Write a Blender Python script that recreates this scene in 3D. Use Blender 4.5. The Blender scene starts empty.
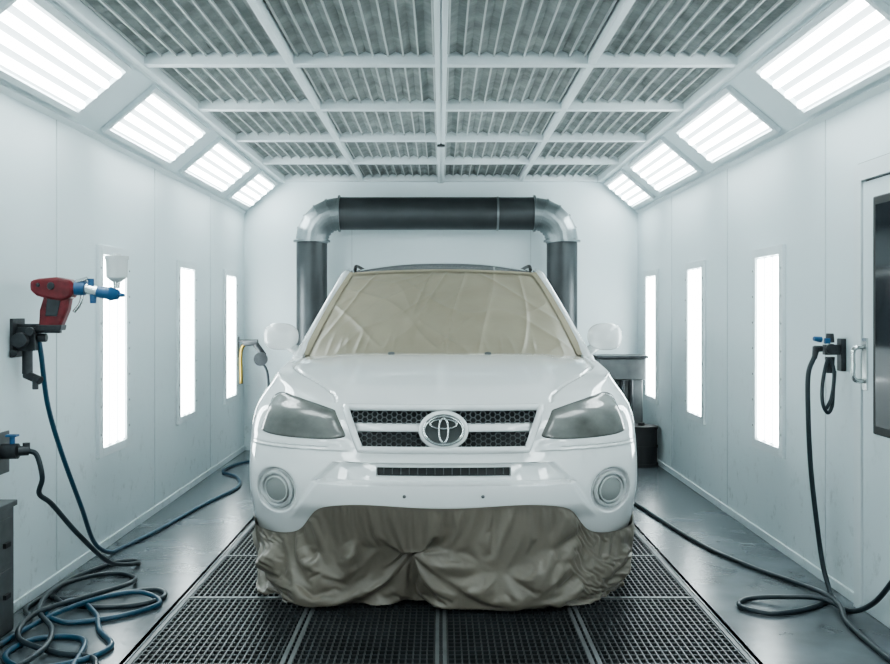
import bpy, math, random
from mathutils import Vector, Matrix, noise
random.seed(3)

# ------------------------------------------------------------------ materials
def mat(name, col, rough=0.5, metal=0.0, var=0.0, scale=5.0, bump=0.0, bscale=20.0, coat=0.0, stretch=(1,1,1), spec=None, trans=0.0):
    m = bpy.data.materials.new(name); m.use_nodes = True
    nt = m.node_tree; b = nt.nodes['Principled BSDF']
    b.inputs['Base Color'].default_value = (*col, 1)
    b.inputs['Roughness'].default_value = rough
    b.inputs['Metallic'].default_value = metal
    if coat: b.inputs['Coat Weight'].default_value = coat; b.inputs['Coat Roughness'].default_value = 0.02
    if spec is not None: b.inputs['Specular IOR Level'].default_value = spec
    if trans: b.inputs['Transmission Weight'].default_value = trans
    tc = nt.nodes.new('ShaderNodeTexCoord'); mp = nt.nodes.new('ShaderNodeMapping')
    mp.inputs['Scale'].default_value = stretch
    nt.links.new(tc.outputs['Object'], mp.inputs['Vector'])
    if var:
        n = nt.nodes.new('ShaderNodeTexNoise'); n.inputs['Scale'].default_value = scale; n.inputs['Detail'].default_value = 6
        nt.links.new(mp.outputs[0], n.inputs['Vector'])
        r = nt.nodes.new('ShaderNodeValToRGB')
        r.color_ramp.elements[0].position = 0.3; r.color_ramp.elements[1].position = 0.7
        r.color_ramp.elements[0].color = (*[c*(1-var) for c in col], 1)
        r.color_ramp.elements[1].color = (*[min(1, c*(1+var*0.6)) for c in col], 1)
        nt.links.new(n.outputs['Fac'], r.inputs[0]); nt.links.new(r.outputs[0], b.inputs['Base Color'])
    if bump:
        n2 = nt.nodes.new('ShaderNodeTexNoise'); n2.inputs['Scale'].default_value = bscale; n2.inputs['Detail'].default_value = 4
        nt.links.new(mp.outputs[0], n2.inputs['Vector'])
        bp = nt.nodes.new('ShaderNodeBump'); bp.inputs['Strength'].default_value = bump; bp.inputs['Distance'].default_value = 0.02
        nt.links.new(n2.outputs['Fac'], bp.inputs['Height']); nt.links.new(bp.outputs[0], b.inputs['Normal'])
    return m

def emis(name, col, s, base=0.8):
    m = bpy.data.materials.new(name); m.use_nodes = True
    b = m.node_tree.nodes['Principled BSDF']
    b.inputs['Base Color'].default_value = (base, base, base, 1)
    b.inputs['Roughness'].default_value = 0.6
    b.inputs['Emission Color'].default_value = (*col, 1)
    b.inputs['Emission Strength'].default_value = s
    return m

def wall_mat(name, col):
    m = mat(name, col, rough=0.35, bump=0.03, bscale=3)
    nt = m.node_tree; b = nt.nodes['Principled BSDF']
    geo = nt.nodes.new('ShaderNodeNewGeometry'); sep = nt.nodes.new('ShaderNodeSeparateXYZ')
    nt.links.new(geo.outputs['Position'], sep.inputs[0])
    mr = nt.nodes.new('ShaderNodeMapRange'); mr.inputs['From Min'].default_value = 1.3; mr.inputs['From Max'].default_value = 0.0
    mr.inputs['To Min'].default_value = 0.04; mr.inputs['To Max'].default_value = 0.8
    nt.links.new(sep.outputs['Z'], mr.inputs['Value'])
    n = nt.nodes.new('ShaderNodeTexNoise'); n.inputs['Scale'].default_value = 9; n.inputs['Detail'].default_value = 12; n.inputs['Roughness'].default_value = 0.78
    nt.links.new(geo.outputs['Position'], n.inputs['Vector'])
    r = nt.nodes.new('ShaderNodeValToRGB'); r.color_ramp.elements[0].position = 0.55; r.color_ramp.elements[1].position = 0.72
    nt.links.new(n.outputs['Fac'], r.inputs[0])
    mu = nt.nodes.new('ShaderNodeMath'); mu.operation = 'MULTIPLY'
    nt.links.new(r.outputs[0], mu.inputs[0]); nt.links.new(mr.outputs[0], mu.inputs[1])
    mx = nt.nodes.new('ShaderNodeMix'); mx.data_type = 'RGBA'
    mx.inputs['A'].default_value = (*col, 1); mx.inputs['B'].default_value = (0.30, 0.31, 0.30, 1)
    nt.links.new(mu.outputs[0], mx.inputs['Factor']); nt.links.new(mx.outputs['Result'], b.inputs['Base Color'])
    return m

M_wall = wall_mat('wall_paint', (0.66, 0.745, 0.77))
M_trim = mat('white_trim', (0.67, 0.735, 0.755), 0.4)
M_seam = mat('seam_grey', (0.50, 0.56, 0.58), 0.5)
M_floor = mat('floor_paint', (0.105, 0.125, 0.137), 0.26, var=0.35, scale=2.6, bump=0.06, bscale=12)
M_grate = mat('grate_steel', (0.070, 0.077, 0.082), 0.42, 0.6, var=0.3, scale=3)
M_gratef = mat('grate_frame', (0.15, 0.16, 0.165), 0.45, 0.5, var=.3, scale=5)
M_pit = mat('pit_dark', (0.008, 0.009, 0.010), 0.9)
M_filter = mat('filter_media', (0.28, 0.305, 0.30), 0.9, var=0.32, scale=7, bump=0.5, bscale=40)
M_rib = mat('filter_rib', (0.48, 0.51, 0.51), 0.5)
M_tube = emis('tube_glow', (0.90, 1.0, 1.0), 14.0)
M_diff = emis('diffuser_glow', (0.80, 0.95, 1.0), 2.2, 0.12)
M_duct = mat('duct_dark', (0.070, 0.077, 0.081), 0.4, 0.6, var=0.15, scale=4)
M_galv = mat('galvanised', (0.27, 0.30, 0.31), 0.33, 0.85, var=0.2, scale=6)
M_car = mat('car_paint', (0.82, 0.84, 0.84), 0.08, coat=1.0)
M_black = mat('black_plastic', (0.015, 0.016, 0.017), 0.5)
M_glass = mat('dark_glass', (0.02, 0.025, 0.03), 0.08)
M_light = mat('headlight_mask', (0.155, 0.16, 0.15), 0.20, var=0.30, scale=8, bump=0.08, bscale=12, stretch=(1, 1, 1.6), coat=.4)
M_film = mat('masking_film', (0.33, 0.295, 0.225), 0.34, var=0.10, scale=3, bump=0.15, bscale=6, stretch=(1, 1, 2.0))
M_sheet = mat('masking_sheet', (0.178, 0.158, 0.130), 0.38, var=0.18, scale=3, bump=0.2, bscale=11)
M_tape = mat('masking_tape', (0.36, 0.32, 0.235), 0.6)
M_chrome = mat('chrome', (0.62, 0.65, 0.65), 0.18, 0.9)
M_gmesh = mat('grille_mesh_grey', (0.17, 0.185, 0.19), 0.3, 0.5)
M_rubber = mat('rubber', (0.02, 0.021, 0.023), 0.6)
M_hoseb = mat('hose_blue', (0.015, 0.06, 0.10), 0.33)
M_hosed = mat('hose_dark', (0.020, 0.032, 0.040), 0.36)
M_red = mat('gun_red', (0.15, 0.016, 0.022), 0.35, var=0.5, scale=25)
M_blue = mat('gun_blue', (0.025, 0.10, 0.22), 0.35)
M_white = mat('cup_white', (0.62, 0.65, 0.65), 0.25)
M_dmetal = mat('dark_metal', (0.06, 0.065, 0.07), 0.4, 0.6, var=0.3, scale=20)
M_gmetal = mat('grey_metal', (0.13, 0.14, 0.145), 0.45, 0.4, var=0.25, scale=8)
M_brass = mat('brass', (0.30, 0.22, 0.06), 0.35, 0.8)

# ------------------------------------------------------------------ mesh builder
def catmull(pts, n=12):
    P = [Vector(p) for p in pts]
    P = [P[0]*2-P[1]] + P + [P[-1]*2-P[-2]]
    out = []
    for i in range(1, len(P)-2):
        for k in range(n):
            t = k/n
            a, b, c, d = P[i-1], P[i], P[i+1], P[i+2]
            out.append(0.5*((2*b)+(c-a)*t+(2*a-5*b+4*c-d)*t*t+(3*b-a-3*c+d)*t**3))
    out.append(P[-2]); return out

class MB:
    def __init__(s): s.v = []; s.f = []
    def box(s, x0, x1, y0, y1, z0, z1, M=None):
        o = len(s.v)
        for p in [(x0,y0,z0),(x1,y0,z0),(x1,y1,z0),(x0,y1,z0),(x0,y0,z1),(x1,y0,z1),(x1,y1,z1),(x0,y1,z1)]:
            p = Vector(p); s.v.append(M @ p if M else p)
        for f in [(0,3,2,1),(4,5,6,7),(0,1,5,4),(1,2,6,5),(2,3,7,6),(3,0,4,7)]:
            s.f.append(tuple(o+i for i in f))
        return s
    def tube(s, pts, r, seg=10, closed=False, cap=True, flat=None):
        pts = [Vector(p) for p in pts]; n = len(pts); o = len(s.v)
        rr = r if isinstance(r, (list, tuple)) else [r]*n
        up = None
        for i in range(n):
            if closed: t = pts[(i+1) % n]-pts[i-1]
            else: t = pts[min(i+1, n-1)]-pts[max(i-1, 0)]
            if t.length < 1e-9: t = Vector((0,0,1))
            t.normalize()
            if up is None:
                up = Vector((0,0,1)) if abs(t.z) < 0.9 else Vector((0,1,0))
            up = up - t*up.dot(t)
            if up.length < 1e-6: up = t.orthogonal()
            up.normalize(); sd = t.cross(up)
            for k in range(seg):
                a = 2*math.pi*k/seg
                s.v.append(pts[i]+(up*math.cos(a)*(flat or 1)+sd*math.sin(a))*rr[i])
        m = n if closed else n-1
        for i in range(m):
            for k in range(seg):
                a = o+i*seg+k; b = o+i*seg+(k+1) % seg
                c = o+((i+1) % n)*seg+(k+1) % seg; d = o+((i+1) % n)*seg+k
                s.f.append((a, b, c, d))
        if cap and not closed:
            s.f.append(tuple(o+k for k in range(seg))[::-1]); s.f.append(tuple(o+(n-1)*seg+k for k in range(seg)))
        return s
    def cyl(s, p0, p1, r0, r1=None, seg=24):
        return s.tube([p0, p1], [r0, r0 if r1 is None else r1], seg)
    def grid(s, rows):
        o = len(s.v); n = len(rows[0])
        for r in rows:
            for p in r: s.v.append(Vector(p))
        for i in range(len(rows)-1):
            for j in range(n-1):
                a = o+i*n+j
                s.f.append((a, a+1, a+n+1, a+n))
        return s
    def ell(s, c, r, nu=24, nv=16, M=None, fn=None):
        rows = []
        for i in range(nv+1):
            th = math.pi*i/nv; row = []
            for j in range(nu+1):
                ph = 2*math.pi*j/nu
                p = Vector((r[0]*math.sin(th)*math.cos(ph), r[1]*math.sin(th)*math.sin(ph), r[2]*math.cos(th)))
                if fn: p = fn(p)
                if M: p = M @ p
                row.append(Vector(c)+p)
            rows.append(row)
        return s.grid(rows)
    def make(s, name, m, parent=None, smooth=False, merge=0.0, bevel=0.0, recalc=True, auto=None, mirror=False):
        import bmesh
        if mirror:
            o = len(s.v); s.v += [Vector((-p.x, p.y, p.z)) for p in s.v]
            s.f += [tuple(o+i for i in f[::-1]) for f in list(s.f)]
        me = bpy.data.meshes.new(name); me.from_pydata([tuple(p) for p in s.v], [], s.f)
        bm = bmesh.new(); bm.from_mesh(me)
        if merge: bmesh.ops.remove_doubles(bm, verts=bm.verts, dist=merge)
        if recalc: bmesh.ops.recalc_face_normals(bm, faces=bm.faces)
        bm.to_mesh(me); bm.free()
        me.materials.append(m)
        if smooth:
            for p in me.polygons: p.use_smooth = True
            if auto:
                try: me.set_sharp_from_angle(angle=math.radians(auto))
                except Exception: pass
        ob = bpy.data.objects.new(name, me); bpy.context.scene.collection.objects.link(ob)
        if parent: ob.parent = parent
        if bevel:
            b = ob.modifiers.new('bevel', 'BEVEL'); b.width = bevel; b.segments = 2; b.limit_method = 'ANGLE'
        return ob

def empty(name):
    e = bpy.data.objects.new(name, None); e.empty_display_size = 0.1
    bpy.context.scene.collection.objects.link(e); return e

# ------------------------------------------------------------------ room
XW = 1.98; XC = 1.60; ZS = 2.40; ZC = 2.72; YB = 10.27; YF = -2.2
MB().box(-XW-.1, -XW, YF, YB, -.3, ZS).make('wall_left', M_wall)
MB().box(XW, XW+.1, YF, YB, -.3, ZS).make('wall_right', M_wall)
MB().box(-XW-.1, XW+.1, YB, YB+.1, -.3, ZC+.15).make('wall_back', M_wall)
MB().box(-XW-.1, XW+.1, YF-.1, YF, -.3, ZC+.15).make('wall_front', M_wall)
fl = MB()
GX = 1.25; GY0 = 1.0; GY1 = 9.3
fl.box(-XW, -GX, YF, YB, -.12, 0).box(GX, XW, YF, YB, -.12, 0).box(-GX, GX, YF, GY0, -.12, 0).box(-GX, GX, GY1, YB, -.12, 0)
fl.make('floor', M_floor)
MB().box(-GX-.02, GX+.02, GY0-.02, GY1+.02, -.32, -.30).make('floor_pit', M_pit)
g = MB()
nb = 88
for i in range(nb+1):
    x = -GX+2*GX*i/nb; g.box(x-.0030, x+.0030, GY0, GY1, -.03, -.004)
y = GY0
while y < GY1:
    g.box(-GX, GX, y-.0035, y+.0035, -.025, -.005); y += 0.05
grate = empty('floor_grate')
g.make('grate_bars', M_grate, grate)
g = MB()
for xx in (-1.25, -.615, 0, .615, 1.25):
    g.box(xx-.024, xx-.006, GY0, GY1, -.04, 0.0); g.box(xx+.006, xx+.024, GY0, GY1, -.04, 0.0)
for yy in (GY0, 2.05, 3.0, 3.98, 4.975, 5.83, 6.7, 7.57, 8.44, GY1):
    g.box(-GX, GX, yy-.014, yy+.014, -.04, -.001)
g.make('grate_frame', M_gratef, grate)
for sgn, nm in ((-1, 'left'), (1, 'right')):
    s = MB()
    for yy in (1.0, 3.3, 5.25, 7.05, 8.75):
        s.box(sgn*XW-.003, sgn*XW+.003, yy-.004, yy+.004, 0.06, ZS)
    s.make('trim_seams_'+nm, M_seam)
    MB().box(min(sgn*XW, sgn*(XW-.012)), max(sgn*XW, sgn*(XW-.012)), YF, YB, 0, .05).make('baseboard_'+nm, M_wall, bevel=.003)
MB().box(-XW, XW, YB-.012, YB, 0, .05).make('baseboard_back', M_wall)
MB().box(-.9, -.894, YB-.003, YB, .06, ZS).box(.9, .906, YB-.003, YB, .06, ZS).make('trim_seams_back', M_seam)

# ceiling
c = MB(); c.box(-XC-.02, XC+.02, YF, YB, ZC+.09, ZC+.14)
c.make('ceiling', M_trim)
filt = empty('ceiling_filter_grid')
c = MB(); ribs = MB()
beamY = [10.24-1.2*i for i in range(0, 11)]
for col in range(4):
    x0 = -1.6+.8*col
    npl = 10
    prof = []
    for k in range(npl*2+1):
        prof.append((x0+.8*k/(npl*2), ZC+(.032 if k % 2 else .050)))
    for a, b in zip(beamY[:-1], beamY[1:]):
        for (xa, za), (xb, zb) in zip(prof[:-1], prof[1:]):
            o = len(c.v)
            ns = 10
            for q in range(ns+1):
                yy = a+(b-a)*q/ns
                c.v += [Vector((xa, yy, za+.010*noise.noise(Vector((xa*9, yy*6, 0))))), Vector((xb, yy, zb+.010*noise.noise(Vector((xb*9, yy*6, 0)))))]
            for q in range(ns):
                c.f.append((o+2*q, o+2*q+1, o+2*q+3, o+2*q+2))
        for k in range(0, npl):
            xr = x0+.8*(k+.5)/npl
            ribs.box(xr-.004, xr+.004, b, a, ZC+.020, ZC+.032)
c.make('filter_media', M_filter, filt)
ribs.make('filter_wires', M_rib, filt)
b = MB()
for yy in beamY:
    if yy > YF: b.box(-XC, XC, yy-.04, yy+.03, ZC-.02, ZC+.06)
for xx in (-.8, .8):
    b.box(xx-.020, xx+.020, YF, YB, ZC-.018, ZC+.06)
b.box(-.032, -.004, YF, YB, ZC-.035, ZC+.06).box(.004, .032, YF, YB, ZC-.035, ZC+.06)
b.box(-.005, .005, YF, YB, ZC-.025, ZC+.06)
for sg in (-1, 1):
    b.box(sg*XC-.03, sg*XC+.03, YF, YB, ZC-.03, ZC+.06)
b.make('filter_frame', M_trim, filt, bevel=.004)
spr = MB().cyl((0, 7.9, ZC-.05), (0, 7.9, ZC-.02), .03, .03).make('sprinkler_cap', M_dmetal, filt)

for sgn, nm in ((-1, 'left'), (1, 'right')):
    p0 = Vector((sgn*XW, 0, ZS)); p1 = Vector((sgn*XC, 0, ZC))
    up = (p1-p0); L = up.length; up.normalize()
    nrm = Vector((-sgn*up.z, 0, -abs(up.x)))
    Mx = Matrix.Translation(p0) @ Matrix(((up.x, 0, nrm.x, 0), (0, 1, 0, 0), (up.z, 0, nrm.z, 0), (0, 0, 0, 1)))
    MB().box(-.03, L+.03, YF, YB, -.08, 0, Mx).make('ceiling_slope_'+nm, M_wall)
    MB().box(-.015, .02, YF, YB, -.01, .018, Mx).box(L-.03, L+.01, YF, YB, -.01, .02, Mx).make('trim_slope_'+nm, M_trim, bevel=.004)
    starts = [9.25, 7.56, 5.84, 4.03, 2.27, .51, -1.25]
    for i, ys in enumerate(starts):
        ye = ys+1.30
        if i == 0: ye = 10.12
        nmf = 'fluorescent_light_panel' if (i == 0 and sgn == -1) else 'fluorescent_light_panel.%03d' % (i+(0 if sgn == -1 else 7))
        e = empty(nmf)
        a0, a1 = .085, L-.085
        f = MB()
        t = .034
        f.box(a0-t, a0, ys-t, ye+t, 0, .03, Mx).box(a1, a1+t, ys-t, ye+t, 0, .03, Mx)
        f.box(a0, a1, ys-t, ys, 0, .03, Mx).box(a0, a1, ye, ye+t, 0, .03, Mx)
        f.make('frame', M_trim, e, bevel=.003)
        MB().box(a0, a1, ys, ye, .001, .006, Mx).make('diffuser', M_diff, e)
        tb = MB()
        for k in range(4):
            xx = a0+(a1-a0)*(k+.5)/4
            tb.tube([Mx @ Vector((xx, ys+.015, .014)), Mx @ Vector((xx, ye-.015, .014))], .023, 8)
        tb.make('tubes', M_tube, e, smooth=True)

wn = 0
for sgn in (-1, 1):
    for y0 in (9.30, 7.65, 5.89, 2.3, 0.5):
        wn += 1
        e = empty('window_%d' % wn)  # wall light fixture, not an opening: frame, diffuser and glowing tubes
        y1 = y0+.50; z0, z1 = .58, 1.745
        X = lambda d: sgn*(XW-d)
        def bx(m, d0, d1, a, b_, c_, d_): m.box(min(X(d0), X(d1)), max(X(d0), X(d1)), a, b_, c_, d_)
        f = MB(); t = .035
        bx(f, 0, .022, y0-t, y0+.03, z0-t, z1+t); bx(f, 0, .022, y1-.03, y1+t, z0-t, z1+t)
        bx(f, 0, .022, y0+.03, y1-.03, z0-t, z0+.02); bx(f, 0, .022, y0+.03, y1-.03, z1-.02, z1+t)
        f.make('frame', M_trim, e, bevel=.003)
        f = MB(); bx(f, 0, .004, y0+.03, y1-.03, z0+.02, z1-.02); f.make('diffuser', M_diff, e)
        f = MB()
        for k in range(3):
            yy = y0+.03+(y1-y0-.06)*(k+.5)/3
            f.tube([(X(.0), yy, z0+.03), (X(.0), yy, z1-.03)], [.0215]*2, 12, flat=None)
            f.box(min(X(.004), X(.016)), max(X(.004), X(.016)), yy-.045, yy+.045, z0+.03, z1-.03)
        f.make('tubes', M_tube, e)
        f = MB()
        for k in range(7):
            zz = z0+.1+(z1-z0-.2)*k/6
            for yy in (y0-.015, y1+.015): f.cyl((X(.020), yy, zz), (X(.026), yy, zz), .006, seg=8)
        f.make('screws', M_galv, e)

# door right
e = empty('door_1')
f = MB(); f.box(XW-.03, XW-.0005, 4.74, 4.82, 0, 2.0).box(XW-.03, XW-.0005, 3.80, 3.88, 0, 2.0).box(XW-.03, XW-.0005, 3.8, 4.82, 2.0, 2.08)
f.make('frame', M_trim, e)
f = MB(); f.box(XW-.022, XW-.001, 3.885, 4.73, .03, 1.99); f.make('leaf', M_wall, e)
f = MB(); f.box(XW-.006, XW-.0008, 3.8, 4.830, 0, 2.090); f.make('gasket', M_black, e)
f = MB(); f.box(XW-.034, XW-.02, 4.02, 4.60, .84, 1.91); f.make('window_seal', M_black, e, bevel=.01)
f = MB(); f.box(XW-.038, XW-.033, 4.06, 4.56, .88, 1.87); f.make('glass', M_glass, e)
f = MB(); f.tube(catmull([(XW-.02, 4.70, 1.23), (XW-.075, 4.70, 1.22), (XW-.08, 4.70, 1.15), (XW-.075, 4.70, 1.08), (XW-.02, 4.70, 1.07)], 6), .011)
f.box(XW-.03, XW-.02, 4.675, 4.725, 1.03, 1.27)
f.make('handle', M_chrome, e, smooth=True, auto=40)

# ------------------------------------------------------------------ duct
d = empty('ventilation_duct')
YD = 9.95; r = .15; xl = -1.26; xr = 1.18; zt = 2.35; R = .27
MB().cyl((xl, YD, 0), (xl, YD, zt-R), r, seg=32).cyl((xr, YD, 0), (xr, YD, zt-R), r, seg=32).make('risers', M_duct, d, smooth=True, auto=40)
MB().cyl((xl+R, YD, zt), (xr-R, YD, zt), r+.01, seg=32).make('main', M_duct, d, smooth=True, auto=40)
el = MB(); rg = MB()
for sx, xx in ((1, xl), (-1, xr)):
    cx = xx+sx*R; cz = zt-R
    pts = []
    for k in range(6):
        a = math.pi/2*k/5
        pts.append((cx-sx*R*math.cos(a), YD, cz+R*math.sin(a)))
    el.tube(pts, r+.008, 32)
    for k in (0, 1, 2, 3, 4, 5):
        a = math.pi/2*k/5; p = Vector(pts[k]); t = Vector((sx*math.sin(a), 0, math.cos(a)))
        rg.cyl(p-t*.009, p+t*.009, r+.015 if k not in (0, 5) else r+.03, seg=32)
    rg.cyl((xx, YD, 1.0), (xx, YD, 1.02), r+.014, seg=32)
el.make('elbows', M_galv, d)
for xx in (.55,):
    rg.cyl((xx-.01, YD, zt), (xx+.01, YD, zt), r+.018, seg=32)
rg.make('flanges', M_galv, d)

# ------------------------------------------------------------------ car
def interp(tab, x):
    if x <= tab[0][0]: return tab[0][1]
    if x >= tab[-1][0]: return tab[-1][1]
    for i in range(len(tab)-1):
        if tab[i][0] <= x <= tab[i+1][0]:
            x0, y0 = tab[i]; x1, y1 = tab[i+1]
            m = (y1-y0)/(x1-x0)
            m0 = m if i == 0 else .5*(m+(y0-tab[i-1][1])/(x0-tab[i-1][0]))
            m1 = m if i == len(tab)-2 else .5*(m+(tab[i+2][1]-y1)/(tab[i+2][0]-x1))
            h = x1-x0; t = (x-x0)/h
            return (2*t**3-3*t*t+1)*y0+(t**3-2*t*t+t)*h*m0+(-2*t**3+3*t*t)*y1+(t**3-t*t)*h*m1
TW = [(.2, .94), (.3, .965), (.45, .985), (.6, .990), (.78, .990), (.88, .978), (.96, .952), (1.04, .905), (1.12, .865), (1.2, .84)]
TY = [(.2, 4.80), (.3, 4.77), (.42, 4.725), (.5, 4.70), (.6, 4.695), (.68, 4.715), (.75, 4.745), (.85, 4.775), (.92, 4.82), (.95, 4.87), (1.0, 4.93), (1.15, 5.02)]
W = lambda z: interp(TW, z)
Y0 = lambda z: interp(TY, z)
D = .55; NE = 2.5
CX = .012
def sm(a, b, x):
    if a == b: return 1.0 if x > a else 0.0
    t = (x-a)/(b-a); t = max(0, min(1, t)); return t*t*(3-2*t)
def plan(rr, z): return Y0(z)+D*(1-math.sqrt(max(0, 1-rr**NE)))
def disp(x, z):
    x = abs(x); d_ = 0
    hw = .40+(z-.755)*.42
    e = min(sm(hw+.006, hw-.006, x), sm(.742, .752, z), sm(.938, .93, z))
    d_ += .045*max(0, e)
    hw = .60-(z-.60)*1.1
    e = min(sm(hw+.02, hw-.02, x), sm(.592, .604, z), sm(.690, .682, z)); d_ += .045*e
    e = min(sm(.315, .305, x), sm(.622, .626, z), sm(.664, .660, z)); d_ += .05*e
    hw = .60+(.60-z)*.7
    e = sm(hw+.015, hw-.015, x)*sm(.602, .592, z)*sm(.40, .50, z); d_ -= .030*e
    dd = math.hypot(x-.807, (z-.535))
    d_ += .038*sm(.112, .096, dd)
    e = sm(.735, .742, z)*sm(.80, .765, z)*sm(.42, .50, x); d_ -= .010*e
    if x > .55:
        g_ = abs(z-(.752+.0*x)); d_ += .007*sm(.005, .002, g_)
    return d_
def yf(x, z):
    rr = min(.995, abs(x)/W(z)); return plan(rr, z)
def S(x, z, off=0.0): return Vector((x, yf(x, z)-off, z))

RC = .92; YCOWL = 5.74
def ztop_front(s): return .945+.045*s**4
def front_edge(s):
    z = ztop_front(s); rr = RC*s
    return rr*W(z), plan(rr, z), z
xc1, yc1, zc1 = front_edge(1.0)
def zside(y):
    return interp([(yc1, zc1), (5.3, 1.035), (5.55, 1.083), (5.8, 1.116), (6.3, 1.135), (8.5, 1.15), (9.3, 1.15)], y)
def side_r(y, z):
    t = (y-Y0(z))/D
    if t < 1: return (max(0, 1-(1-t)**2))**(1/NE), 0
    return 1.0, t*D-D
NS = 110; NQ = 60; NR = 170
ycs = YCOWL+.20
WHEELS = (5.84, 8.30)
def zb_at(y):
    zb = .30
    for yc in (WHEELS[0]+.20, WHEELS[1]):
        dy = abs(y-yc)
        if dy < .43: zb = max(zb, .36+math.sqrt(.43**2-dy*dy))
    return zb
def colpts(rr, d_, zt_, zb_):
    out = []
    for k in range(NR+1):
        z = zb_+(zt_-zb_)*k/NR
        x = rr*W(z); y = plan(rr, z)
        fade = max(0, 1-d_/1.2)
        y = Y0(zt_)+D+d_ + (Y0(z)-Y0(zt_))*fade if rr >= 1 else y
        if rr < 1: y += disp(x, z)*(1-sm(.93, .99, rr))
        out.append(Vector((x, y, z)))
    return out
body = MB(); rows = []
for i in range(NS+1):
    s = i/NS; zt_ = ztop_front(s)
    rows.append(colpts(RC*s, 0, zt_, .30))
sideY = [yc1+(ycs-yc1)*j/NQ for j in range(1, NQ+1)]
yy = ycs
while yy < 8.75:
    yy += .03; sideY.append(yy)
for y in sideY:
    z = zside(y); rr, dd = side_r(y, z)
    rows.append(colpts(rr, dd, z, max(.30, zb_at(y))))
ylast = sideY[-1]
for i in range(1, 31):
    th = math.pi/2*i/30; rr = math.cos(th)**.7
    zt_ = 1.15; out = []
    for k in range(NR+1):
        z = .3+(zt_-.3)*k/NR
        out.append(Vector((rr*W(z), ylast+.45*math.sin(th)**1.0*(1-.15*sm(.8, 1.15, z)), z)))
    rows.append(out)
body.grid(rows)
car = empty('car')
def hoodpt(s, q):
    xf, yf_, zf = front_edge(s)
    yc = YCOWL+.20*s*s
    y = yf_+(yc-yf_)*q
    yside = yc1+(ycs-yc1)*q
    zs = zside(yside); rr, dd = side_r(yside, zs); xe = rr*W(zs)
    x = s*xe+(1-q)**2*(xf-s*xc1)
    zc = .945+.205*(1-(1-q)**1.55)
    z = zc+(zs-zc)*s**4
    edge = .56+.14*q
    z += .022*sm(edge+.05, edge-.05, s)*sm(0, .22, q)*(1-.6*q)
    g_ = abs(s-(.60+.33*sm(0, .6, q)))
    z -= .010*sm(.009, .003, g_)*sm(0.0, .02, q)
    return Vector((x, y, z))
hood = [[hoodpt(i/NS, j/NQ) for i in range(NS+1)] for j in range(NQ+1)]
body.grid(hood)
deck = []
for y in [ycs+.03*k for k in range(0, 96)]:
    zs = zside(y); rr, dd = side_r(y, zs); deck.append([Vector((rr*W(zs)*k/6, y, zs-.02)) for k in range(7)])
body.grid(deck)
body.make('body', M_car, car, smooth=True, merge=.0006, mirror=True, auto=50)
MB().box(-.80, .80, 5.15, 9.0, .22, .45).make('underbody', M_black, car)

def patch(P, off, nu, nv, flip=False, sides=(1, -1)):
    m = MB()
    for sg in sides:
        rows = []
        for j in range(nv+1):
            row = []
            for i in range(nu+1):
                u = i/nu; v = j/nv
                x, z = P(u, v); p = S(x, z, off(u, v)); p.x *= sg
                row.append(p)
            rows.append(row)
        m.grid(rows)
    return m
def eo(base, h, k=8, drop=.02):
    return lambda u, v: base-drop+ (h+drop)*(1-abs(2*u-1)**k)*(1-abs(2*v-1)**k)
def HL(u, v):
    xt = .515+(.868-.515)*u; xb = .452+(.910-.452)*u
    zt_ = interp([(0, .920), (.3, .946), (.65, .972), (.88, .982), (1, .960)], u)
    zb_ = interp([(0, .806), (.15, .790), (.5, .784), (.85, .792), (1, .806)], u)
    return xb+(xt-xb)*v, zb_+(zt_-zb_)*v
patch(HL, eo(.0, .012, 26, .010), 90, 40).make('headlights', M_light, car, smooth=True)
def HLo(u, v):
    x, z = HL(u, v); return .68+(x-.68)*1.022, .875+(z-.875)*1.06
patch(HLo, eo(.0, .0035, 30, .012), 90, 40).make('headlight_seals', M_black, car, smooth=True)

# grille
def trap(z): return .395+(z-.755)*.40
gr = patch(lambda u, v: (u*trap(.745+.19*v), .745+.19*v), lambda u, v: -.03, 30, 4)
gr.make('grille_backing', M_black, car)
hx = MB()
def hexcells(z0, z1, a):
    sq = .95
    dx = 3*a; dz = math.sqrt(3)/2*a*sq
    j = 0; z = z0+dz
    while z < z1-dz*.5:
        k = -30
        while k < 31:
            x = k*dx+(dx*.5 if j % 2 else 0)
            if abs(x) < trap(z)-.015:
                pts = [S(x+math.cos(math.pi/3*q)*a, z+math.sin(math.pi/3*q)*a*sq, -.016) for q in range(6)]
                hx.tube(pts, .0034, 4, closed=True)
            k += 1
        z += dz; j += 1
hexcells(.866, .920, .0155); hexcells(.758, .826, .0155)
hx.make('grille_mesh', M_gmesh, car)
fr = MB()
out = []
for t in [i/40 for i in range(41)]: out.append(S(trap(.935)*(1-2*t), .935, .002))
for t in [i/10 for i in range(1, 11)]:
    z = .935-.188*t; out.append(S(-trap(z), z, .004))
for t in [i/40 for i in range(1, 41)]: out.append(S(-trap(.747)*(1-2*t), .747, .006))
for t in [i/10 for i in range(1, 10)]:
    z = .747+.188*t; out.append(S(trap(z), z, .004))
fr.tube(out, .017, 12, closed=True)
fr.make('grille_surround', M_car, car, smooth=True)
patch(lambda u, v: ((2*u-1)*(trap(.845)), .824+.042*v), eo(0, .010, 6, .03), 60, 10, sides=(1,)).make('grille_bar', M_car, car, smooth=True)
em = MB()
def ering(cx, cz, rx, rz, rt, off, n=48):
    em.tube([S(cx+rx*math.cos(2*math.pi*k/n), cz+rz*math.sin(2*math.pi*k/n), off) for k in range(n)], rt, 8, closed=True)
ez = .838
ering(0, ez, .092, .064, .0080, .030); ering(0, ez+.029, .062, .021, .0052, .032); ering(0, ez+.001, .022, .055, .0052, .033)
em.make('emblem_rings', M_chrome, car, smooth=True)
eb = MB(); rows = []
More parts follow.
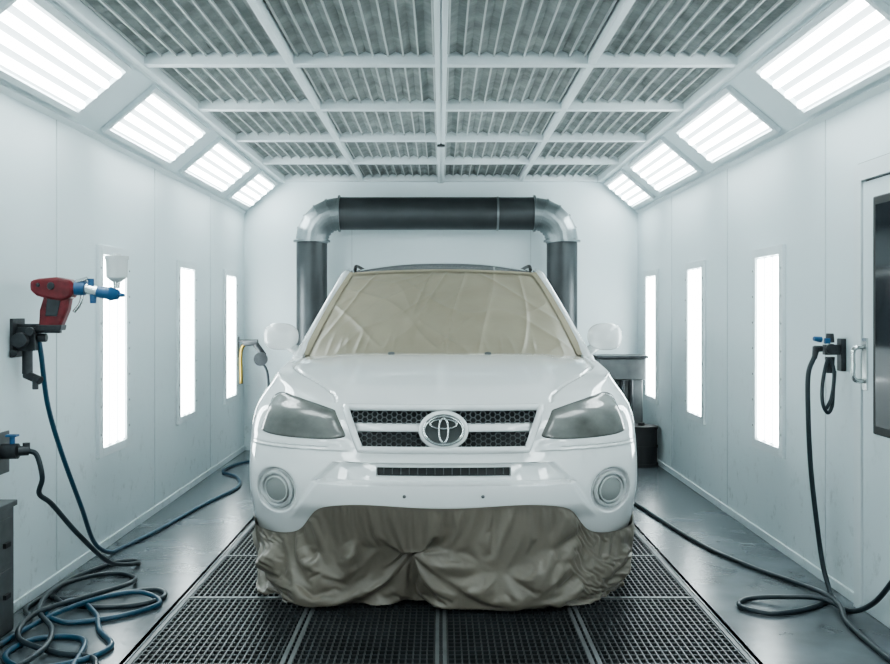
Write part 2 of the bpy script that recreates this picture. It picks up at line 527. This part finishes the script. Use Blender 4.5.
for i in range(9):
    rad = i/8
    rows.append([S(.1*rad*math.cos(2*math.pi*k/40), ez+.072*rad*math.sin(2*math.pi*k/40), .022) for k in range(41)])
eb.grid(rows); eb.make('emblem_plate', mat('emblem_grey', (.09, .10, .10), .3, .3), car, smooth=True)
eb = MB(); eb.tube([S(.104*math.cos(2*math.pi*k/40), ez+.076*math.sin(2*math.pi*k/40), .012) for k in range(40)], .014, 8, closed=True)
eb.make('emblem_bezel', M_car, car, smooth=True)
patch(lambda u, v: ((2*u-1)*.308, .624+.038*v), lambda u, v: -.066, 40, 2, sides=(1,)).make('lower_slot', M_black, car)
sl = MB()
for k in range(-7, 8): 
    p = S(k*.04, .644, -.064); sl.box(p.x-.002, p.x+.002, p.y-.004, p.y+.004, .630, .658)
sl.make('slot_ribs', M_gmetal, car)
fg = MB(); fr2 = MB()
for sg in (1, -1):
    cxx, czz = .807, .535
    P3 = lambda p: Vector((sg*p.x, p.y, p.z))
    rows = []
    for i in range(11):
        rad = .058*i/10
        rows.append([P3(S(cxx+rad*math.cos(2*math.pi*k/40), czz+rad*math.sin(2*math.pi*k/40), -.018+.008*(1-(i/10)**3))) for k in range(41)])
    fg.grid(rows)
    for rad, rt, off in ((.080, .010, -.024), (.060, .005, -.016)):
        fr2.tube([P3(S(cxx+rad*math.cos(2*math.pi*k/40), czz+rad*math.sin(2*math.pi*k/40), off)) for k in range(40)], rt, 8, closed=True)
fg.make('fog_lamps', mat('fog_mask', (.32, .34, .33), .25), car, smooth=True)
fr2.make('fog_bezels', mat('fog_ring', (.55, .58, .58), .3), car, smooth=True)
sc = MB()
for xx in (-.18, .18): 
    p = S(xx, .545, .028); sc.cyl(p, p-Vector((0, .006, 0)), .008, seg=12)
for xx in (-.29, .25):
    p = hoodpt(abs(xx)/.86, .93); sc.ell((xx, p.y, p.z+.004), (.020, .012, .008), 12, 8)
sc.make('bolts_and_nozzles', M_gmetal, car, smooth=True)

# greenhouse
def WS(s, t):
    a = abs(s)
    x = s*(.812+(.587-.812)*t)
    y = (5.77+.20*a*a)*(1-t)+(6.47+.10*a*a)*t
    z = (1.150-.024*a*a)*(1-t)+(1.652-.018*a*a)*t+.025*math.sin(math.pi*t)
    return Vector((x, y, z))
MB().grid([[WS(-1+2*i/40, j/16)+Vector((0, .012, -.012)) for i in range(41)] for j in range(17)]).make('windshield', M_glass, car, smooth=True)
MB().grid([[Vector((s*.83, YCOWL-.03+.20*s*s+.10*t, 1.132-.026*s**4+.008*t)) for s in [i/20-1 for i in range(41)]] for t in (0, 1)]).make('cowl', M_black, car)
def ze(y): return interp([(6.57, 1.632), (6.9, 1.662), (7.4, 1.675), (8.2, 1.655), (8.9, 1.60)], y)
def xe_(y): return interp([(6.57, .605), (7.0, .635), (7.6, .645), (8.4, .63), (8.9, .60)], y)
rf = []
for j in range(41):
    q = j/40; row = []
    for i in range(41):
        s = -1+2*i/40
        y = (6.47+.10*s*s)*(1-q)+8.95*q
        ye_ = 6.57*(1-q)+8.95*q
        crown = .022+ .044*sm(0, .35, q)
        row.append(Vector((s*xe_(ye_), y, ze(ye_)+crown*(1-abs(s)**2.6))))
    rf.append(row)
MB().grid(rf).make('roof', M_car, car, smooth=True)
MB().grid([[WS(-.98+1.96*i/40, .985+.025*k)+Vector((0, -.004, .004)) for i in range(41)] for k in (0, 1)]).make('windshield_header', M_black, car)
pl = MB()
for sg in (1, -1):
    pts = [(sg*.85, 5.93, 1.11), (sg*.807, 6.05, 1.20), (sg*.708, 6.33, 1.43), (sg*.630, 6.55, 1.605), (sg*.628, 6.75, 1.64), (sg*.65, 7.2, 1.668), (sg*.658, 7.8, 1.665), (sg*.64, 8.4, 1.64), (sg*.61, 8.9, 1.595), (sg*.72, 9.1, 1.35), (sg*.80, 9.15, 1.14)]
    pl.tube(catmull(pts, 8), .032, 12)
pl.make('pillars', M_car, car, smooth=True)
rr_ = MB()
for sg in (1, -1):
    pts = [(sg*.585, 6.80, 1.67), (sg*.59, 6.95, 1.70), (sg*.60, 7.5, 1.712), (sg*.59, 8.3, 1.695), (sg*.57, 8.7, 1.64)]
    rr_.tube(catmull(pts, 8), .012, 8)
rr_.make('roof_rails', M_black, car, smooth=True)
sg_ = MB()
for sg in (1, -1):
    rows = []
    for j in range(13):
        t = j/12; row = []
        for i in range(31):
            q = i/30
            yb = 5.98+(9.12-5.98)*q; yt_ = 6.58+(8.88-6.58)*q
            row.append(Vector((sg*((.852)*(1-t)+(xe_(yt_)+.02)*t), yb*(1-t)+yt_*t, (zside(yb)-.01)*(1-t)+ze(yt_)*t)))
        rows.append(row)
    sg_.grid(rows)
sg_.grid([[Vector((s*(.80*(1-t)+.6*t), 9.12*(1-t)+8.9*t, 1.14*(1-t)+1.6*t)) for s in [i/10-1 for i in range(21)]] for t in [k/6 for k in range(7)]])
sg_.make('side_and_rear_glass', M_glass, car, smooth=True)
ps = MB()
for sg in (1, -1):
    for yq in (7.25, 8.3):
        ps.tube([(sg*.858, yq, 1.12), (sg*.765, yq+.03, 1.4), (sg*.665, yq+.06, 1.66)], .03, 8, flat=1)
ps.make('door_posts', M_black, car, smooth=True)
mr = MB(); ms = MB()
def se(v, r, p): return math.copysign(abs(v/r)**p*r, v)
for sg in (1, -1):
    mr.ell((sg*.956, 6.03, 1.245), (.102, .065, .080), 40, 24, fn=lambda p: Vector((se(p.x, .102, .80), p.y, (se(p.z, .080, .80))*(1+.6*sg*p.x))))
    mr.tube([(sg*.83, 6.05, 1.13), (sg*.875, 6.05, 1.165), (sg*.92, 6.05, 1.19)], [.04, .03, .025], 10)
    ms.ell((sg*.956, 6.088, 1.245), (.085, .012, .065), 24, 12)
mr.make('mirrors', M_car, car, smooth=True)
ms.make('mirror_glass', M_glass, car, smooth=True)
wh = MB(); hub = MB()
for sg in (1, -1):
    for yc in WHEELS:
        prof = [(.22, -.11), (.30, -.115), (.345, -.09), (.358, -.05), (.36, 0), (.358, .05), (.345, .09), (.30, .115), (.22, .11)]
        rows = []
        for k in range(49):
            a = 2*math.pi*k/48
            rows.append([Vector((sg*.82+w, yc+r_*math.cos(a), .361+r_*math.sin(a))) for r_, w in prof])
        wh.grid(rows)
        hub.cyl((sg*.90, yc, .361), (sg*.74, yc, .361), .225, seg=32)
        for k in range(5):
            a = 2*math.pi*k/5
            hub.tube([(sg*.91, yc, .361), (sg*.925, yc+.2*math.cos(a), .361+.2*math.sin(a))], [.04, .03], 6)
wh.make('tyres', M_rubber, car, smooth=True)
hub.make('rims', M_chrome, car)
car.location.x = CX

# ------------------------------------------------------------------ masking film on windscreen
def ridge(v): return 1-abs(noise.noise(v))*2
rows = []
NU, NV = 260, 130
for j in range(NV+1):
    t = -.01+1.0*j/NV; row = []
    for i in range(NU+1):
        s = -1.0+2.0*i/NU
        p = WS(s, t)
        x = s*1.3; zz = t*.8
        wv = noise.noise(Vector((x*1.2, zz*1.2, 3.1)))*.4
        a = (x*.45+zz*1.0+wv*.35); b_ = (x*1.0-zz*.45)
        h = .40*max(0, ridge(Vector((a*3.0, b_*.6, 1.7))))**4
        h += .36*max(0, ridge(Vector(((x-.45*zz)*2.8+wv, zz*.6, 9.2))))**5
        h += .18*max(0, ridge(Vector(((x*.5-zz)*3.8+wv, (x+zz)*.7, 5.5))))**4
        h += .4*noise.noise(Vector((x*1.8, zz*2.0, 0)))
        h += .25*max(0, ridge(Vector((x*7, t*1.5, 2.2))))**3*sm(.28, .03, t)
        edge = min(1, (1-abs(s))*9)*min(1, (1.0-t)*10)*min(1, (t+.01)*8+.15)
        row.append(p+Vector((CX, 0, 0))+Vector((0, -.85, .5))*(.010+.025*h*edge))
    rows.append(row)
wm = empty('windshield_masking_film')
MB().grid(rows).make('film', M_film, wm, smooth=True)
tp = MB()
for sg in (1, -1):
    tp.grid([[WS(sg*(.965+.050*k), .0+.99*j/30)+Vector((CX, -.016-.012*k, .012+.004*k)) for k in (0, 1)] for j in range(31)])
tp.grid([[WS(-1+2*i/60, .955+.035*k)+Vector((CX, -.016, .012)) for i in range(61)] for k in (0, 1)])
tp.make('tape', M_tape, wm, smooth=True)

# ------------------------------------------------------------------ masking sheet: draped by a cloth simulation, then frozen
def skirt_point(s, o, z):
    a = abs(s)
    rr = min(.999, a**.93*.998); ext = max(0, a-.93)*3.2
    zr = min(max(z, .30), .6)
    x = rr*W(zr); y = plan(rr, zr)+ext
    ra = max(0.0, rr-.01)
    n = Vector((plan(rr, zr)-plan(ra, zr), -(rr-ra)*W(zr), 0)) if rr < .97 else Vector((1, 0, 0))
    if n.length < 1e-7: n = Vector((0, -1, 0))
    n.normalize()
    return Vector((math.copysign(1, s)*(x+n.x*o)+CX, y+n.y*o, z))
def ztop_s(a): return interp([(0, .490), (.50, .490), (.57, .465), (.66, .365), (.74, .335), (.90, .335), (1.0, .36)], a)
CU, CV = 200, 54
rows = []
for j in range(CV+1):
    t = j/CV; row = []
    for i in range(CU+1):
        s = -1+2*i/CU; zt_ = ztop_s(abs(s))
        z = zt_*(1-t)+.012*t
        ph = noise.noise(Vector((s*3.0, 0, 5)))*2.0
        o = .036+.012*sm(0, .4, t)*(1+math.sin(s*24+ph*3+t*2.5))
        o += .060*sm(.12, .4, t)*noise.noise(Vector((s*4.5, t*3.4, 3.3)))
        o += .034*sm(.12, .4, t)*noise.noise(Vector((s*10+t*2, t*6.5, 8.3)))
        o -= .035*sm(.5, 1, t)*sm(.35, .9, abs(s))
        if z > .29: o = max(o, .034)
        row.append(skirt_point(s, o, z))
    rows.append(row)
sk = MB().grid(rows).make('masking_sheet', M_sheet, None, smooth=True, recalc=False)
try:
    col = MB()
    crow = []
    for z in [.0, .06, .12, .2, .25, .28, .33, .4, .5, .6]:
        crow.append([skirt_point(-1+2*i/120, -.10 if z < .22 else (-.05 if z < .26 else (.004 if z < .29 else .012+.012*sm(.9, .5, abs(-1+2*i/120)))), z) for i in range(121)])
    col.grid(crow)
    co1 = col.make('tmp_collider', M_black, None, recalc=False)
    co2 = MB().box(-2, 2, 3.5, 7, -.2, .0).make('tmp_floor', M_black)
    for cobj in (co1, co2):
        cobj.modifiers.new('c', 'COLLISION')
        cobj.collision.thickness_outer = .006; cobj.collision.cloth_friction = 30
        try: cobj.collision.use_culling = False
        except Exception: pass
    vg = sk.vertex_groups.new(name='pin')
    n1 = CU+1
    vg.add(list(range(0, n1*2)), 1.0, 'REPLACE')
    ends = [j*n1+e_ for j in range(2, CV+1) for e_ in (0, 1, CU-1, CU)]
    vg.add(ends, 1.0, 'REPLACE')
    cm = sk.modifiers.new('cloth', 'CLOTH'); cs = cm.settings
    cs.quality = 6; cs.mass = .25; cs.vertex_group_mass = 'pin'
    cs.tension_stiffness = 30; cs.compression_stiffness = 30; cs.shear_stiffness = 15; cs.bending_stiffness = .8
    cs.tension_damping = 15; cs.compression_damping = 15; cs.air_damping = 2
    # the sheet is cut longer than the drop, so it bags out and creases
    try: cs.shrink_min = -.07
    except Exception as ex: print(ex)
    cc = cm.collision_settings; cc.use_collision = True; cc.distance_min = .005; cc.collision_quality = 3
    cc.use_self_collision = True; cc.self_distance_min = .004
    sc_ = bpy.context.scene
    cm.point_cache.frame_start = 1; cm.point_cache.frame_end = 60
    for fnum in range(1, 31): sc_.frame_set(fnum)
    dg = bpy.context.evaluated_depsgraph_get()
    me2 = bpy.data.meshes.new_from_object(sk.evaluated_get(dg))
    # keep the settled sheet outside the bumper skin
    for v_ in me2.vertices:
        if v_.co.z > .285:
            xx = abs(v_.co.x-CX); ww = W(v_.co.z)
            if xx < ww*.97:
                lim = plan(xx/ww, v_.co.z)+min(0, disp(xx, v_.co.z))-.008
                if v_.co.y > lim: v_.co.y = lim
    print('sim bounds', min(v.co.z for v in me2.vertices), max(v.co.z for v in me2.vertices), min(v.co.y for v in me2.vertices))
    sk.modifiers.clear(); sk.data = me2; me2.name = 'masking_sheet'
    for o_ in (co1, co2): bpy.data.objects.remove(o_, do_unlink=True)
    sc_.frame_set(1)
    ss = sk.modifiers.new('sub', 'SUBSURF'); ss.levels = 1; ss.render_levels = 1
except Exception as ex:
    print('cloth failed', ex)

# ------------------------------------------------------------------ spray gun
G = empty('spray_gun'); gy = 4.75
def prism(m, poly, y0, y1):
    o = len(m.v); n = len(poly)
    for (x, z) in poly: m.v.append(Vector((x, y0, z)))
    for (x, z) in poly: m.v.append(Vector((x, y1, z)))
    m.f.append(tuple(o+i for i in range(n))); m.f.append(tuple(o+n+i for i in range(n))[::-1])
    for i in range(n):
        j = (i+1) % n; m.f.append((o+i, o+n+i, o+n+j, o+j))
f = MB()
prism(f, [(-1.90, 1.49), (-1.90, 1.535), (-1.86, 1.545), (-1.78, 1.552), (-1.71, 1.54), (-1.695, 1.50), (-1.71, 1.455), (-1.76, 1.44), (-1.80, 1.445), (-1.87, 1.465)], gy-.045, gy+.045)
f.make('housing', M_red, G, bevel=.014)
f = MB(); prism(f, [(-1.83, 1.50), (-1.715, 1.49), (-1.73, 1.40), (-1.765, 1.315), (-1.865, 1.315), (-1.86, 1.40)], gy-.032, gy+.032)
f.make('grip', M_red, G, bevel=.012)
f = MB(); prism(f, [(-1.875, 1.33), (-1.755, 1.33), (-1.76, 1.305), (-1.88, 1.30)], gy-.036, gy+.036)
prism(f, [(-1.82, 1.47), (-1.755, 1.46), (-1.775, 1.37), (-1.83, 1.37)], gy-.038, gy-.030)
f.cyl((-1.80, gy-.05, 1.51), (-1.80, gy-.04, 1.51), .018); f.cyl((-1.86, gy-.05, 1.515), (-1.86, gy-.04, 1.515), .010)
f.make('grip_base', M_dmetal, G, bevel=.004)
f = MB(); f.cyl((-1.70, gy, 1.505), (-1.655, gy, 1.50), .038, .034); f.cyl((-1.60, gy, 1.485), (-1.54, gy, 1.475), .026, .030); f.cyl((-1.54, gy, 1.475), (-1.50, gy, 1.47), .034, .022)
f.cyl((-1.50, gy, 1.47), (-1.475, gy, 1.467), .012, .008)
f.cyl((-1.62, gy, 1.49), (-1.62, gy, 1.43), .018, .014); f.cyl((-1.63, gy, 1.49), (-1.63, gy, 1.545), .014, .014)
f.make('nozzle', M_blue, G, smooth=True, auto=40)
f = MB(); f.cyl((-1.66, gy, 1.50), (-1.60, gy, 1.485), .024, .024); f.tube(catmull([(-1.67, gy, 1.48), (-1.68, gy, 1.43), (-1.71, gy, 1.39)], 5), .008); f.cyl((-1.51, gy, 1.50), (-1.51, gy, 1.535), .014, .018)
f.cyl((-1.69, gy-.02, 1.53), (-1.64, gy-.02, 1.545), .01, .01)
f.make('collar_and_trigger', M_chrome, G, smooth=True, auto=40)
f = MB(); f.cyl((-1.51, gy, 1.53), (-1.51, gy, 1.55), .02, .045); f.cyl((-1.51, gy, 1.55), (-1.51, gy, 1.635), .047, .050); f.cyl((-1.51, gy, 1.635), (-1.51, gy, 1.65), .054, .054); f.cyl((-1.51, gy, 1.65), (-1.51, gy, 1.662), .02, .015)
f.make('paint_cup', M_white, G, smooth=True, auto=40)
f = MB(); f.box(-1.98, -1.965, 4.68, 4.82, 1.18, 1.36).box(-1.97, -1.88, 4.72, 4.80, 1.21, 1.32).box(-1.97, -1.86, 4.73, 4.77, 1.32, 1.335)
f.box(-1.90, -1.77, 4.735, 4.765, 1.292, 1.306)
f.cyl((-1.93, 4.70, 1.26), (-1.93, 4.66, 1.26), .035).cyl((-1.93, 4.76, 1.21), (-1.93, 4.76, 1.10), .024).cyl((-1.94, 4.76, 1.10), (-1.86, 4.74, 1.07), .02).cyl((-1.885, 4.74, 1.09), (-1.885, 4.74, 1.03), .014)
f.cyl((-1.88, 4.76, 1.27), (-1.84, 4.76, 1.27), .02).cyl((-1.955, 4.69, 1.20), (-1.955, 4.66, 1.20), .016).cyl((-1.89, 4.70, 1.30), (-1.89, 4.68, 1.30), .02)
f.make('wall_bracket', M_dmetal, G, bevel=.003)

v = empty('air_valve')
f = MB(); f.box(-1.98, -1.97, 4.50, 4.66, .66, .85).make('plate', M_gmetal, v, bevel=.004)
f = MB(); f.cyl((-1.97, 4.58, .765), (-1.90, 4.58, .765), .035).cyl((-1.90, 4.58, .765), (-1.86, 4.60, .765), .022, .022).cyl((-1.87, 4.60, .75), (-1.87, 4.60, .80), .016); f.make('fitting', M_dmetal, v, smooth=True, auto=40)
f = MB(); f.cyl((-1.925, 4.58, .79), (-1.925, 4.58, .83), .012).box(-1.95, -1.90, 4.56, 4.60, .83, .84).make('tap', M_blue, v, bevel=.003)

cb = empty('metal_cabinet')
MB().box(-1.98, -1.875, 4.02, 4.48, .0, .54).make('case', M_gmetal, cb, bevel=.006)
MB().box(-1.975, -1.865, 4.0, 4.495, .54, .565).make('top', M_gmetal, cb, bevel=.004)
MB().box(-1.876, -1.868, 4.06, 4.44, .06, .28).box(-1.876, -1.868, 4.06, 4.44, .30, .50).make('drawers', M_gmetal, cb, bevel=.003)
MB().box(-1.868, -1.855, 4.35, 4.40, .38, .40).box(-1.868, -1.855, 4.35, 4.40, .16, .18).make('pulls', M_black, cb)

def hose(pts, m, r=.012, name='air_hose'):
    P = catmull(pts, 14)
    for p in P: p.z = max(p.z, r+.001) 
    MB().tube(P, r, 10).make(name, m, None, smooth=True)
h = .013
hose([(-1.885, 4.76, 1.29), (-1.875, 4.78, 1.20), (-1.87, 4.85, .95), (-1.86, 5.0, .70), (-1.87, 5.3, .38), (-1.90, 5.6, .12), (-1.88, 5.85, h), (-1.84, 6.1, h), (-1.78, 6.5, h), (-1.70, 7.3, h), (-1.60, 8.0, h), (-1.70, 8.5, h), (-1.88, 8.8, h), (-1.86, 9.2, h), (-1.72, 9.5, h)], M_hoseb)
hose([(-1.86, 4.60, .765), (-1.83, 4.62, .74), (-1.81, 4.63, .64), (-1.835, 4.66, .56), (-1.80, 4.72, .50), (-1.74, 4.9, .32), (-1.70, 5.25, .10), (-1.66, 5.6, h), (-1.78, 5.62, h), (-1.90, 5.30, h), (-1.91, 5.05, h), (-1.84, 4.90, h), (-1.62, 4.97, h), (-1.42, 5.06, h), (-1.34, 4.94, h), (-1.42, 4.80, h), (-1.62, 4.76, h), (-1.78, 4.82, h), (-1.90, 4.95, h), (-1.93, 4.75, h), (-1.84, 4.56, h), (-1.82, 4.3, h), (-1.86, 3.9, h)], M_hosed)
hose([(-1.95, 3.6, .6), (-1.9, 3.7, .2), (-1.86, 4.0, h), (-1.80, 4.35, h+.01), (-1.72, 4.62, h+.022), (-1.60, 4.85, h+.022), (-1.45, 4.93, h+.022), (-1.33, 4.82, h), (-1.45, 4.62, h), (-1.65, 4.52, h), (-1.78, 4.60, h+.022), (-1.72, 4.80, h+.022), (-1.58, 4.66, h), (-1.48, 4.42, h), (-1.36, 4.2, h), (-1.45, 4.0, h), (-1.62, 3.95, h), (-1.75, 4.1, h), (-1.7, 4.3, h), (-1.5, 4.28, h), (-1.42, 3.9, h)], M_hoseb)
hose([(-1.70, 3.7, h), (-1.60, 4.05, h+.022), (-1.66, 4.35, h+.022), (-1.82, 4.62, h+.03), (-1.88, 5.0, h+.03), (-1.78, 5.35, h), (-1.60, 5.30, h), (-1.55, 5.05, h+.03), (-1.66, 4.80, h+.04), (-1.80, 4.52, h+.04), (-1.76, 4.25, h+.02), (-1.55, 4.12, h), (-1.38, 4.05, h), (-1.30, 3.8, h)], M_hosed)

rg_ = empty('air_regulator')
f = MB(); f.box(1.955, 1.98, 4.98, 5.04, 1.10, 1.26).make('back_plate', M_dmetal, rg_, bevel=.004)
f = MB(); f.box(1.88, 1.955, 4.99, 5.03, 1.18, 1.23).cyl((1.91, 5.01, 1.24), (1.91, 5.01, 1.285), .022, .018).cyl((1.91, 5.01, 1.17), (1.91, 5.01, 1.09), .024, .018).cyl((1.87, 5.01, 1.21), (1.83, 5.0, 1.21), .016).cyl((1.84, 5.0, 1.22), (1.83, 5.0, 1.16), .018, .012).cyl((1.90, 4.98, 1.21), (1.90, 4.955, 1.21), .026)
f.make('body', M_dmetal, rg_, bevel=.003)
f = MB(); f.cyl((1.86, 4.99, 1.255), (1.82, 4.98, 1.26), .015, .011).box(1.875, 1.90, 4.975, 5.0, 1.235, 1.262).make('tap', M_blue, rg_, bevel=.002)
hose([(1.93, 5.0, 1.10), (1.915, 4.98, 1.0), (1.905, 4.97, .93), (1.88, 4.96, .90), (1.855, 4.96, .95), (1.86, 4.97, 1.05), (1.89, 4.98, 1.16), (1.915, 4.97, 1.10), (1.90, 4.96, .98), (1.87, 4.95, .92)], M_hosed, .009)
hose([(1.83, 5.0, 1.17), (1.80, 5.0, 1.08), (1.80, 5.0, .88), (1.82, 5.02, .62), (1.86, 5.05, .35), (1.89, 5.05, .14), (1.90, 4.98, h), (1.84, 4.86, h), (1.68, 4.72, h), (1.50, 4.66, h), (1.40, 4.78, h), (1.48, 4.90, h), (1.62, 4.86, h+.02), (1.80, 4.82, h+.022), (1.88, 4.70, h), (1.90, 4.5, .10), (1.90, 4.3, .25), (1.90, 4.1, .45)], M_hosed)
hose([(1.0, 8.2, h), (1.2, 7.9, h), (1.38, 7.4, h), (1.46, 6.7, h), (1.55, 6.0, h), (1.68, 5.5, h), (1.80, 5.2, h), (1.86, 4.95, h+.01), (1.84, 4.7, h+.02), (1.80, 4.5, h), (1.78, 4.0, h), (1.80, 3.4, h)], M_hosed)

bl = empty('wall_blow_gun')
f = MB(); f.box(-1.98, -1.96, 9.80, 9.92, .95, 1.15).box(-1.96, -1.80, 9.84, 9.87, 1.10, 1.125).make('bracket', M_dmetal, bl)
f = MB(); f.tube(catmull([(-1.92, 9.8, .70), (-1.925, 9.8, .95), (-1.91, 9.8, 1.05), (-1.86, 9.8, 1.09)], 6), .018).make('lance', M_brass, bl, smooth=True)
f = MB(); f.cyl((-1.90, 9.80, 1.09), (-1.76, 9.80, 1.10), .03).cyl((-1.78, 9.8, 1.08), (-1.70, 9.8, .97), .03).cyl((-1.72, 9.75, .94), (-1.72, 9.72, .94), .065).make('grip', M_dmetal, bl, smooth=True, auto=40)
hose([(-1.72, 9.76, .92), (-1.66, 9.76, .80), (-1.65, 9.76, .50), (-1.68, 9.76, .2), (-1.72, 9.7, h)], M_hosed, .012)

eq = empty('paint_mixing_station')
f = MB(); f.box(1.46, 1.90, 9.45, 9.78, .76, .96).make('hopper', M_gmetal, eq, bevel=.01)
f = MB(); f.box(1.44, 1.92, 9.43, 9.80, .96, .985).make('lid', M_dmetal, eq, bevel=.004)
f = MB(); f.box(1.50, 1.88, 9.5, 9.76, .10, .76).make('cabinet', M_gmetal, eq, bevel=.01)
f = MB()
for xx in (1.6, 1.68, 1.76): f.cyl((xx, 9.46, .76), (xx, 9.46, .42), .022)
for xx in (1.54, 1.84):
    for yy_ in (9.54, 9.72): f.cyl((xx, yy_, .10), (xx, yy_, 0), .02)
f.make('pipes_and_legs', M_dmetal, eq, smooth=True, auto=40)
dr = MB(); dx_, dy_ = 1.81, 9.22
dr.cyl((dx_, dy_, .012), (dx_, dy_, .35), .14, .14, 32).cyl((dx_, dy_, 0), (dx_, dy_, .03), .15, .15, 32).cyl((dx_, dy_, .17), (dx_, dy_, .19), .148, .148, 32).cyl((dx_, dy_, .34), (dx_, dy_, .365), .148, .148, 32).cyl((dx_, dy_, .365), (dx_, dy_, .39), .03, .03, 16)
dr.make('paint_drum', M_rubber, None, smooth=True, auto=40)

# ------------------------------------------------------------------ world & camera
w = bpy.data.worlds.new('world'); bpy.context.scene.world = w; w.use_nodes = True
w.node_tree.nodes['Background'].inputs[0].default_value = (.02, .022, .024, 1)
try:
    bpy.context.scene.view_settings.view_transform = 'AgX'
    bpy.context.scene.view_settings.look = 'AgX - Medium High Contrast'
except Exception as ex: print(ex)
cam = bpy.data.cameras.new('camera'); co = bpy.data.objects.new('camera', cam)
bpy.context.scene.collection.objects.link(co)
co.location = (0, 0, 1.39); co.rotation_euler = (math.pi/2, 0, 0)
cam.sensor_width = 36; cam.lens = 1020*36/890
cam.shift_x = .0045; cam.shift_y = -.0225; cam.clip_start = .05
bpy.context.scene.camera = co
